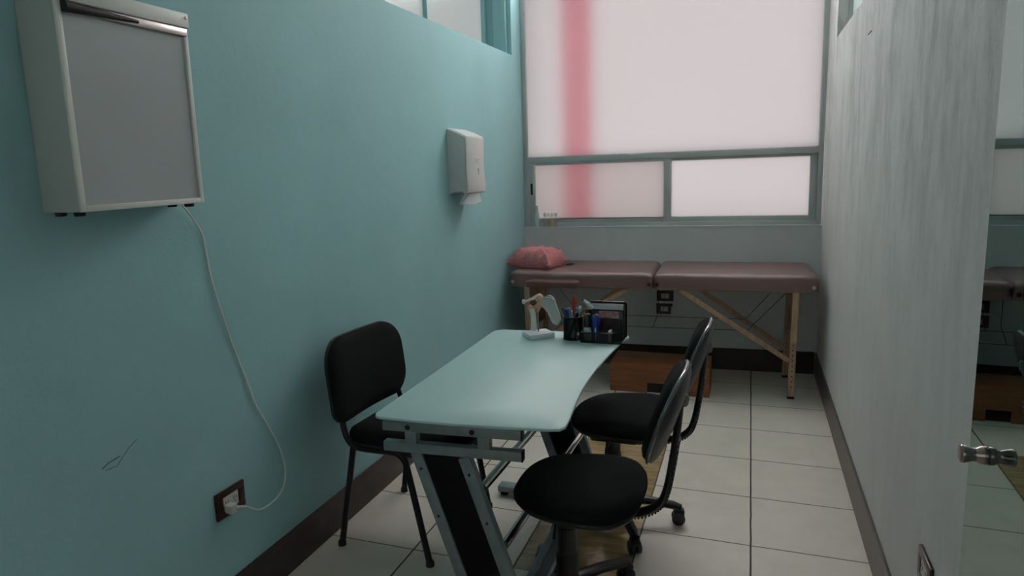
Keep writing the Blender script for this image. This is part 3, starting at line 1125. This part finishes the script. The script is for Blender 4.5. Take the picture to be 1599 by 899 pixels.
# ------------------------------------------------------------------ swivel task chairs
def task_chair(loc, label, spin, seat_yaw=0, sdz=0.012):
    t = thing('swivel_chair', label, 'chair', loc, 'black swivel chairs on the open side of the desk')
    t.rotation_euler = (0, 0, seat_yaw)

    def P(name, b, mt, par=None, lab=None):
        o_ = mk(name, b, mt, par or t)
        if lab:
            o_['label'] = lab
        return o_
    # seat pad: narrower at the front (-x)
    o_ = []
    for k in range(56):
        a = 2 * math.pi * k / 56
        ca, sa = math.cos(a), math.sin(a)
        n = 2.7
        r = (abs(ca) ** n + abs(sa) ** n) ** (-1 / n)
        x, y = .203 * r * ca, .205 * r * sa
        y *= 1 + .13 * (x / .2)
        o_.append((x, y))
    mt = Matrix.Translation((.055, 0, sdz)) @ Matrix.Rotation(math.radians(-1.5), 4, 'Y')
    P('seat', B().loft(o_, [(.06, .392), (.02, .394), (.006, .402), (0, .415), (.001, .430), (.010, .444), (.032, .453), (.07, .458), (.12, .460), (.17, .4605)], mt,
                       lambda x, y, z: -.012 * max(0, (-x - .09) / .1) ** 2), 'fabric2')
    P('seat_shell', B().loft(o_, [(.05, .376), (.018, .380), (.010, .390), (.014, .396)], mt), 'black')
    # back rest
    lean = math.atan2(.105, .30)
    ez_ = Vector((-math.cos(lean), 0, math.sin(lean)))       # faces the sitter
    ey_ = Vector((math.sin(lean), 0, math.cos(lean)))
    ex_ = ey_.cross(ez_)
    bm_ = Matrix((ex_, ey_, ez_)).transposed().to_4x4()
    bm_.translation = Vector((.317, 0, .698))
    oo = []
    for k in range(56):
        a = 2 * math.pi * k / 56
        ca, sa = math.cos(a), math.sin(a)
        n = 2.5
        r = (abs(ca) ** n + abs(sa) ** n) ** (-1 / n)
        x, y = .165 * r * ca, .148 * r * sa
        x *= 1 + .06 * (y / .148)
        oo.append((x, y))
    crv = lambda x, y, z: .55 * x * x - .35 * y * y * 0
    P('backrest', B().loft(oo, [(.010, -.006), (.001, 0), (0, .010), (.006, .022), (.022, .032), (.05, .038), (.09, .040), (.13, .040)], bm_, crv), 'fabric')
    P('back_shell', B().loft(oo, [(.12, -.024), (.06, -.022), (.02, -.016), (.002, -.008), (-.005, .000), (-.006, .006), (-.003, .010), (.004, .010)], bm_, crv), 'shell')
    P('edge_trim', B().tube([bm_ @ Vector((x * 1.012, y * 1.012, .004 + crv(x, y, 0))) for x, y in oo + oo[:2]], .0062, 10), 'rimp', None, 'glossy edge trim')
    # J-shaped back bar with ribbed inner face
    path = smooth_path([(.06, 0, .368), (.17, 0, .366), (.235, 0, .372), (.285, 0, .405), (.308, 0, .455), (.325, 0, .55), (.338, 0, .65), (.345, 0, .725)], 6)
    jb = P('back_bar', B().tube(path, [(.011, .024)] * len(path), 12, flat=(0, 0, 1)), 'black')
    rb = B()
    for i in range(8, len(path) - 8, 1):
        d = (path[i + 1] - path[i - 1]).normalized()
        nrm = Vector((d.z, 0, -d.x))
        c = path[i] + nrm * (.011)
        rb.bar(c - Vector((0, .019, 0)), c + Vector((0, .019, 0)), .006, .005, side=d, bev=.001)
    P('rib', rb, 'black', jb)
    P('back_bracket', B().box(.312, .340, -.024, .024, .655, .72, .006), 'black')
    P('height_knob', B().lathe([(.014, -.012), (.017, -.006), (.018, .012), (.013, .022), (.001, .025)], Matrix.Translation((.352, 0, .735)) @ Matrix.Rotation(math.radians(8), 4, 'Y'), 20), 'knobg', None, 'grey plastic knob')
    # mechanism, post
    P('mechanism', B().box(-.08, .10, -.06, .06, .350, .380 + sdz, .008), 'black')
    P('gas_cylinder', B().lathe([(.024, .33), (.026, .352)] and [(.035, .115), (.036, .120), (.036, .20), (.033, .203), (.033, .29), (.030, .293), (.030, .352)], None, 24), 'black')
    P('lever', B().tube([(0, -.05, .362), (0, -.14, .360), (.01, -.19, .352)], .005, 8), 'black')
    sb = P('star_base', B().lathe([(.040, .072), (.044, .078), (.042, .105), (.034, .124), (.028, .126)], None, 24), 'black')
    for k in range(5):
        a = math.radians(spin + 72 * k) - seat_yaw
        d = Vector((math.cos(a), math.sin(a), 0))
        p = [d * .035 + Vector((0, 0, .098)), d * .14 + Vector((0, 0, .092)), d * .235 + Vector((0, 0, .077)), d * .264 + Vector((0, 0, .068))]
        P('base_arm', B().tube(p, [(.017, .025), (.0165, .022), (.016, .019), (.013, .016)], 10, flat=(0, 0, 1)), 'black', sb)
        c = d * .25
        sd = Vector((-d.y, d.x, 0))
        cb_ = B()
        for s in (-1, 1):
            q = c + sd * .014 * s
            mt_ = Matrix((d, Vector((0, 0, 1)), sd)).transposed().to_4x4()
            mt_.translation = q + Vector((0, 0, .0262)) + d * .004
            cb_.lathe([(.020, -.009), (.0255, -.006), (.026, 0), (.0255, .006), (.020, .009)], mt_, 20)
        cb_.bar(c + Vector((0, 0, .026)), c + Vector((0, 0, .064)), .010, .018, side=sd, bev=.003)
        cb_.bar(c + d * .006 + Vector((0, 0, .036)), c + d * .006 + Vector((0, 0, .066)), .036, .044, side=sd, bev=.010)
        P('caster', cb_, 'black', sb)
    return t


task_chair((-.555, 2.000, 0), 'nearer black swivel chair, its seat closest to the camera', 125)
task_chair((-.520, 2.610, 0), 'farther black swivel chair, in front of the wooden step box', 10, 0, .030)

# ------------------------------------------------------------------ things on the desk
DZ = ZT + .0005
am = thing('anatomy_model', 'shoulder joint model with clear shoulder blade on a white base on the desk', 'anatomy model', (-.845, 2.70, DZ))
AR = Matrix.Translation((-.845, 2.705, DZ)) @ Matrix.Rotation(math.radians(33), 4, 'Z')
part('base', B().box(-.055, .055, -.045, .045, 0, .020, .003, Matrix.Translation((-.845, 2.700, DZ)) @ Matrix.Rotation(math.radians(40), 4, 'Z')), 'paper', am)
part('support_rod', B().tube([(-.846, 2.705, DZ + .018), (-.848, 2.708, DZ + .125)], .0026, 10), 'steel', am)
hx, hy = -.874, 2.728
part('upper_arm_bone', B().tube(smooth_path([(hx, hy, DZ + .020), (hx + .001, hy, DZ + .055), (hx - .002, hy, DZ + .095), (hx - .004, hy, DZ + .112)], 4),
                                [.0145, .0135, .013, .0125, .012, .012, .0115, .012, .0125, .013, .0135, .014, .0145], 14), 'bone', am)
part('collar_bone', B().tube(smooth_path([(-.922, 2.746, .858), (-.914, 2.744, .860), (-.900, 2.742, .866), (-.875, 2.74, .876), (-.85, 2.738, .889), (-.838, 2.737, .884)], 4),
                             [.0105, .011, .011, .0095, .007, .0055, .0055, .005, .005, .0055, .006, .0065, .007, .0075, .008, .008, .0085, .009, .008, .007, .005], 12), 'bone', am)
mu = B()
mu.tube(smooth_path([(-.895, 2.738, .846), (-.886, 2.738, .832), (-.872, 2.738, .828), (-.858, 2.738, .838), (-.846, 2.738, .858), (-.838, 2.738, .882)], 4),
        [.006, .009, .011, .012, .013, .014, .015, .0155, .016, .016, .016, .015, .0145, .014, .0135, .0125, .0115, .011, .0105, .0095, .008], 14)
mu.tube(smooth_path([(-.862, 2.735, .868), (-.846, 2.734, .878), (-.830, 2.735, .884)], 4), [.006, .009, .011, .0125, .0125, .012, .010, .008, .005], 12)
part('muscle', mu, 'muscle', am)
t = bmesh.new()
sc = [(-.838, .884), (-.826, .882), (-.816, .891), (-.804, .893), (-.792, .889), (-.783, .878), (-.777, .858), (-.768, .835), (-.759, .812), (-.757, .792), (-.762, .775), (-.769, .768),
      (-.784, .772), (-.794, .781), (-.802, .800), (-.813, .822), (-.827, .838), (-.838, .846), (-.842, .862)]
fr_, bk = [], []
scx, scz = -.798, .835
for x, z in sc:
    fr_.append(t.verts.new((x, 2.726, z)))
    bk.append(t.verts.new((x, 2.736, z)))
cf = t.verts.new((scx, 2.733, scz))
cb2 = t.verts.new((scx, 2.741, scz))
n = len(sc)
for i in range(n):
    j = (i + 1) % n
    t.faces.new((fr_[i], fr_[j], cf))
    t.faces.new((bk[j], bk[i], cb2))
    t.faces.new((fr_[i], bk[i], bk[j], fr_[j]))
b = B()
b.add(t)
part('shoulder_blade', b, 'scap', am, label='see-through plastic shoulder blade')
part('blade_ridge', B().tube(smooth_path([(-.838, 2.728, .872), (-.815, 2.722, .884), (-.795, 2.724, .880), (-.776, 2.728, .868)], 4), .0035, 8), 'scap', am)

# pen cup
CX, CY = -.697, 2.700
pc = thing('pen_cup', 'round black mesh pen cup full of pens beside the desk organizer', 'pen cup', (CX, CY, DZ))


def meshpanel(name, corners, par, mt='wmesh'):
    """flat quad with metric uv"""
    A, Bc, Cc, D = [Vector(c) for c in corners]
    me = bpy.data.meshes.new(name)
    loc = Vector((0, 0, 0))
    p = par
    while p is not None:
        loc += p.location
        p = p.parent
    nrm = (Bc - A).cross(D - A).normalized() * .0006
    vs = [A - loc - nrm, Bc - loc - nrm, Cc - loc - nrm, D - loc - nrm, A - loc + nrm, Bc - loc + nrm, Cc - loc + nrm, D - loc + nrm]
    me.from_pydata([tuple(v) for v in vs], [], [(3, 2, 1, 0), (4, 5, 6, 7), (0, 1, 5, 4), (1, 2, 6, 5), (2, 3, 7, 6), (3, 0, 4, 7)])
    uv = me.uv_layers.new(name='UVMap')
    eu = (Bc - A).normalized()
    ev = (D - A).normalized()
    for lp in me.loops:
        c = me.vertices[lp.vertex_index].co + loc - A
        uv.data[lp.index].uv = (c.dot(eu), c.dot(ev))
    me.materials.append(M[mt])
    o_ = bpy.data.objects.new(name, me)
    COL.objects.link(o_)
    o_.parent = par
    return o_


me = bpy.data.meshes.new('cup_wall')
N = 32
vs, fs, uvs = [], [], []
RC, HC_ = .040, .094
for k in range(N + 1):
    a = 2 * math.pi * k / N
    for rr in (RC, RC - .0012):
        vs += [(rr * math.cos(a), rr * math.sin(a), .003), (rr * math.cos(a), rr * math.sin(a), HC_)]
for k in range(N):
    i, j = 4 * k, 4 * (k + 1)
    fs += [(i, j, j + 1, i + 1), (i + 2, i + 3, j + 3, j + 2), (i + 1, j + 1, j + 3, i + 3), (i, i + 2, j + 2, j)]
me.from_pydata(vs, [], fs)
uv = me.uv_layers.new(name='UVMap')
for lp in me.loops:
    k = lp.vertex_index // 4
    uv.data[lp.index].uv = (k / N * 2 * math.pi * RC, me.vertices[lp.vertex_index].co.z)
me.materials.append(M['wmesh'])
o = bpy.data.objects.new('cup_wall', me)
COL.objects.link(o)
o.parent = pc
for nm, z, r in (('bottom_ring', .0025, .0025), ('rim', HC_, .0022)):
    b = B().tube([(CX + RC * math.cos(2 * math.pi * k / 32), CY + RC * math.sin(2 * math.pi * k / 32), DZ + z) for k in range(33)], r, 8)
    part(nm, b, 'wire', pc)
part('bottom', B().lathe([(.039, .0005), (.039, .002)], Matrix.Translation((CX, CY, DZ)), 28), 'wire', pc)


def pen(p, q, r, mt, label, cap=None, name='pen', capmt=None, cat='pen', group='pens in the mesh cup', clip=True):
    p, q = Vector(p), Vector(q)
    t = thing(name, label, cat, p, group)
    r *= 1.25
    d = (q - p)
    part('barrel', B().tube([p, p + d * .06, p + d * .62], [r * .35, r, r], 10), mt, t)
    part('cap', B().tube([p + d * .62, p + d * .97, q], [r * 1.15, r * 1.15, r * .6], 10), capmt or mt, t)
    if clip:
        sd = Vector((1, -.4, 0)).normalized() * r * 1.25
        part('clip', B().bar(p + d * .66 + sd, q - d * .04 + sd, r * .5, r * .35, bev=0), capmt or mt, t)
    return t


z0_ = DZ + .004
pens = [((-.685, 2.70), (-.742, 2.705, .849), 'black', 'black', 'black pen leaning farthest left in the mesh cup'),
        ((-.690, 2.72), (-.733, 2.71, .842), 'blue', 'blue', 'dark blue pen leaning left in the mesh cup'),
        ((-.700, 2.69), (-.724, 2.695, .846), 'lblue', 'blue', 'blue pen with light barrel in the mesh cup'),
        ((-.705, 2.71), (-.714, 2.70, .852), 'lblue', 'lblue', 'light blue pen in the middle of the mesh cup'),
        ((-.695, 2.69), (-.703, 2.705, .838), 'pale', 'steel', 'pale pen with silver cap in the mesh cup'),
        ((-.710, 2.70), (-.676, 2.70, .850), 'blue', 'lblue', 'blue pen leaning right in the mesh cup'),
        ((-.708, 2.715), (-.666, 2.705, .857), 'lblue', 'white', 'light blue pen with white cap leaning right in the cup'),
        ((-.715, 2.69), (-.673, 2.685, .836), 'black', 'black', 'short black pen leaning right in the mesh cup')]
for (x, y), q, m1, m2, lb in pens:
    pen((x, y, z0_), q, .0048, m1, lb, capmt=m2)
# red marker
rm = pen((-.700, 2.715, z0_), (-.690, 2.700, .868), .0055, 'red', 'red marker with pointed tip rising highest from the mesh cup', name='marker', cat='marker', group=None, clip=False)
part('tip', B().tube([(-.690, 2.700, .862), (-.6895, 2.6995, .872), (-.689, 2.699, .890), (-.688, 2.698, .902)], [.006, .0105, .008, .002], 12), 'red', rm)

# mesh desk organizer with letter slots
ORX0, ORX1 = -.652, -.497
og = thing('desk_organizer', 'black mesh desk organizer with letter slots at the far corner of the desk', 'desk organizer', (-.575, 2.705, DZ))


def frame_panel(x0, x1, y, z0, z1, r=.010, lean=0):
    pts = []
    for (cx_, cz_, a0) in ((x1 - r, z1 - r, 0), (x0 + r, z1 - r, 90)):
        for k in range(6):
            a = math.radians(a0 + 18 * k)
            pts.append((cx_ + r * math.cos(a), y, cz_ + r * math.sin(a)))
    pts = [(x1, y, z0)] + pts + [(x0, y, z0)]
    fp = part('slot_frame', B().tube(pts, .0033, 8), 'wire', og)
    meshpanel('slot_mesh', [(x0, y, z0), (x1, y, z0), (x1, y, z1 - .002), (x0, y, z1 - .002)], fp)


frame_panel(ORX0 + .012, ORX1 + .006, 2.760, DZ + .003, .868)
frame_panel(ORX0 + .004, ORX1 + .002, 2.728, DZ + .003, .840)
frame_panel(ORX0 + .002, ORX1, 2.698, DZ + .003, .812)
part('tray', B().box(ORX0, ORX1 + .004, 2.640, 2.762, DZ + .001, DZ + .003, 0), 'wire', og)
for (a, c) in (((ORX0, 2.640), (ORX1 - .03, 2.640)), ((ORX0, 2.640), (ORX0, 2.760)), ((ORX1 - .03, 2.640), (ORX1, 2.700)), ((ORX1, 2.700), (ORX1, 2.760))):
    meshpanel('tray_side', [(*a, DZ + .002), (*c, DZ + .002), (*c, DZ + .042), (*a, DZ + .042)], og)
    part('rim', B().tube([(*a, DZ + .042), (*c, DZ + .042)], .0022, 8), 'wire', og)
for x, y in ((ORX0, 2.640), (ORX1 - .03, 2.640)):
    part('corner_wire', B().tube([(x, y, DZ + .002), (x, y, DZ + .043)], .0022, 8), 'wire', og)
tag(mk('envelope', B().box(ORX0 + .022, ORX1 - .004, 2.744, 2.747, DZ + .006, .862), 'paper', None, False), 'white papers standing in the back slot of the mesh organizer', 'paper')
tag(mk('printed_card', B().box(-.592, -.514, 2.712, 2.714, DZ + .006, .838), 'redprint', None, False), 'red and white printed card in the middle slot of the mesh organizer', 'card')
tag(mk('notepad', B().box(-.545, -.535, 2.650, 2.690, DZ + .004, .770), 'paper', None, False), 'small white notepad at the right end of the mesh organizer', 'notepad')
gb = thing('glue_bottle', 'clear bottle with a big blue cap in the front of the mesh organizer', 'bottle', (-.594, 2.662, DZ + .003))
part('bottle_body', B().lathe([(.010, .001), (.013, .004), (.013, .058), (.014, .062)], Matrix.Translation((-.594, 2.662, DZ + .003)), 20), 'blue', gb)
part('label_strip', B().box(-.596, -.592, 2.6475, 2.6495, DZ + .006, DZ + .062), 'paper', gb)
part('cap', B().lathe([(.0155, .062), (.016, .066), (.016, .092), (.0145, .102), (.010, .109), (.004, .112), (.001, .1125)], Matrix.Translation((-.594, 2.662, DZ + .003)), 24), 'blue', gb)
bb = thing('ink_bottle', 'small black capped bottle standing left in the mesh organizer', 'bottle', (-.630, 2.668, DZ + .003))
part('bottle_body', B().lathe([(.011, .001), (.015, .004), (.015, .050), (.013, .056)], Matrix.Translation((-.630, 2.668, DZ + .003)), 20), 'pale', bb)
part('cap', B().lathe([(.014, .056), (.014, .104), (.012, .109), (.001, .110)], Matrix.Translation((-.630, 2.668, DZ + .003)), 20), 'black', bb)
cpn = thing('correction_pen', 'pale green correction pen lying tilted on top of the mesh organizer', 'pen', (-.630, 2.685, .86))
a, c = Vector((-.655, 2.690, .890)), Vector((-.612, 2.690, .853))
dd = c - a
part('barrel', B().tube([a + dd * .12, a + dd * .2, a + dd * .62, a + dd * .66, a + dd * .95, c], [.005, .0065, .0065, .0075, .0075, .005], 14), 'pale', cpn)
part('cap', B().tube([a, a + dd * .14], [.004, .0045], 12), 'black', cpn)
part('clip', B().bar(a + dd * .5 + Vector((.004, 0, .009)), a + dd * .7 + Vector((.004, 0, .009)), .003, .003, bev=0), 'pale', cpn)

# ------------------------------------------------------------------ bottles on the window sill
SZ = SILL + .0035


def sill(u, d=.016):
    return BW @ Vector((u, d, SZ))


p = sill(.100, .012)
bt = thing('plastic_bottle', 'tall cloudy plastic bottle in the left corner of the window sill', 'bottle', p)
part('bottle_body', B().lathe([(.014, 0), (.016, .003), (.016, .085), (.011, .105), (.008, .112)], Matrix.Translation(p), 20), 'bottle', bt)
part('cap', B().lathe([(.009, .112), (.009, .150), (.007, .154)], Matrix.Translation(p), 16), 'bottle', bt)
for u, liq, lb, lv in ((.157, None, 'empty clear vial with white cap, leftmost of four on the window sill', 0),
                       (.183, 'brownl', 'clear vial holding brownish liquid on the window sill', .055),
                       (.209, 'yellow', 'clear vial holding yellow liquid on the window sill', .055),
                       (.235, None, 'empty clear vial with white cap, rightmost of four on the window sill', 0)):
    p = sill(u)
    v = thing('vial', lb, 'vial', p, 'vials on the window sill')
    part('glass_tube', B().lathe([(.0095, 0), (.0105, .002), (.0105, .066), (.0085, .073)], Matrix.Translation(p), 16), 'vial', v)
    part('cap', B().lathe([(.0098, .074), (.0098, .096), (.009, .098), (.001, .098)], Matrix.Translation(p), 16), 'vcap', v)
    if liq:
        part('liquid', B().lathe([(.0085, .0025), (.0095, .004), (.0095, lv)], Matrix.Translation(p), 16), liq, v)
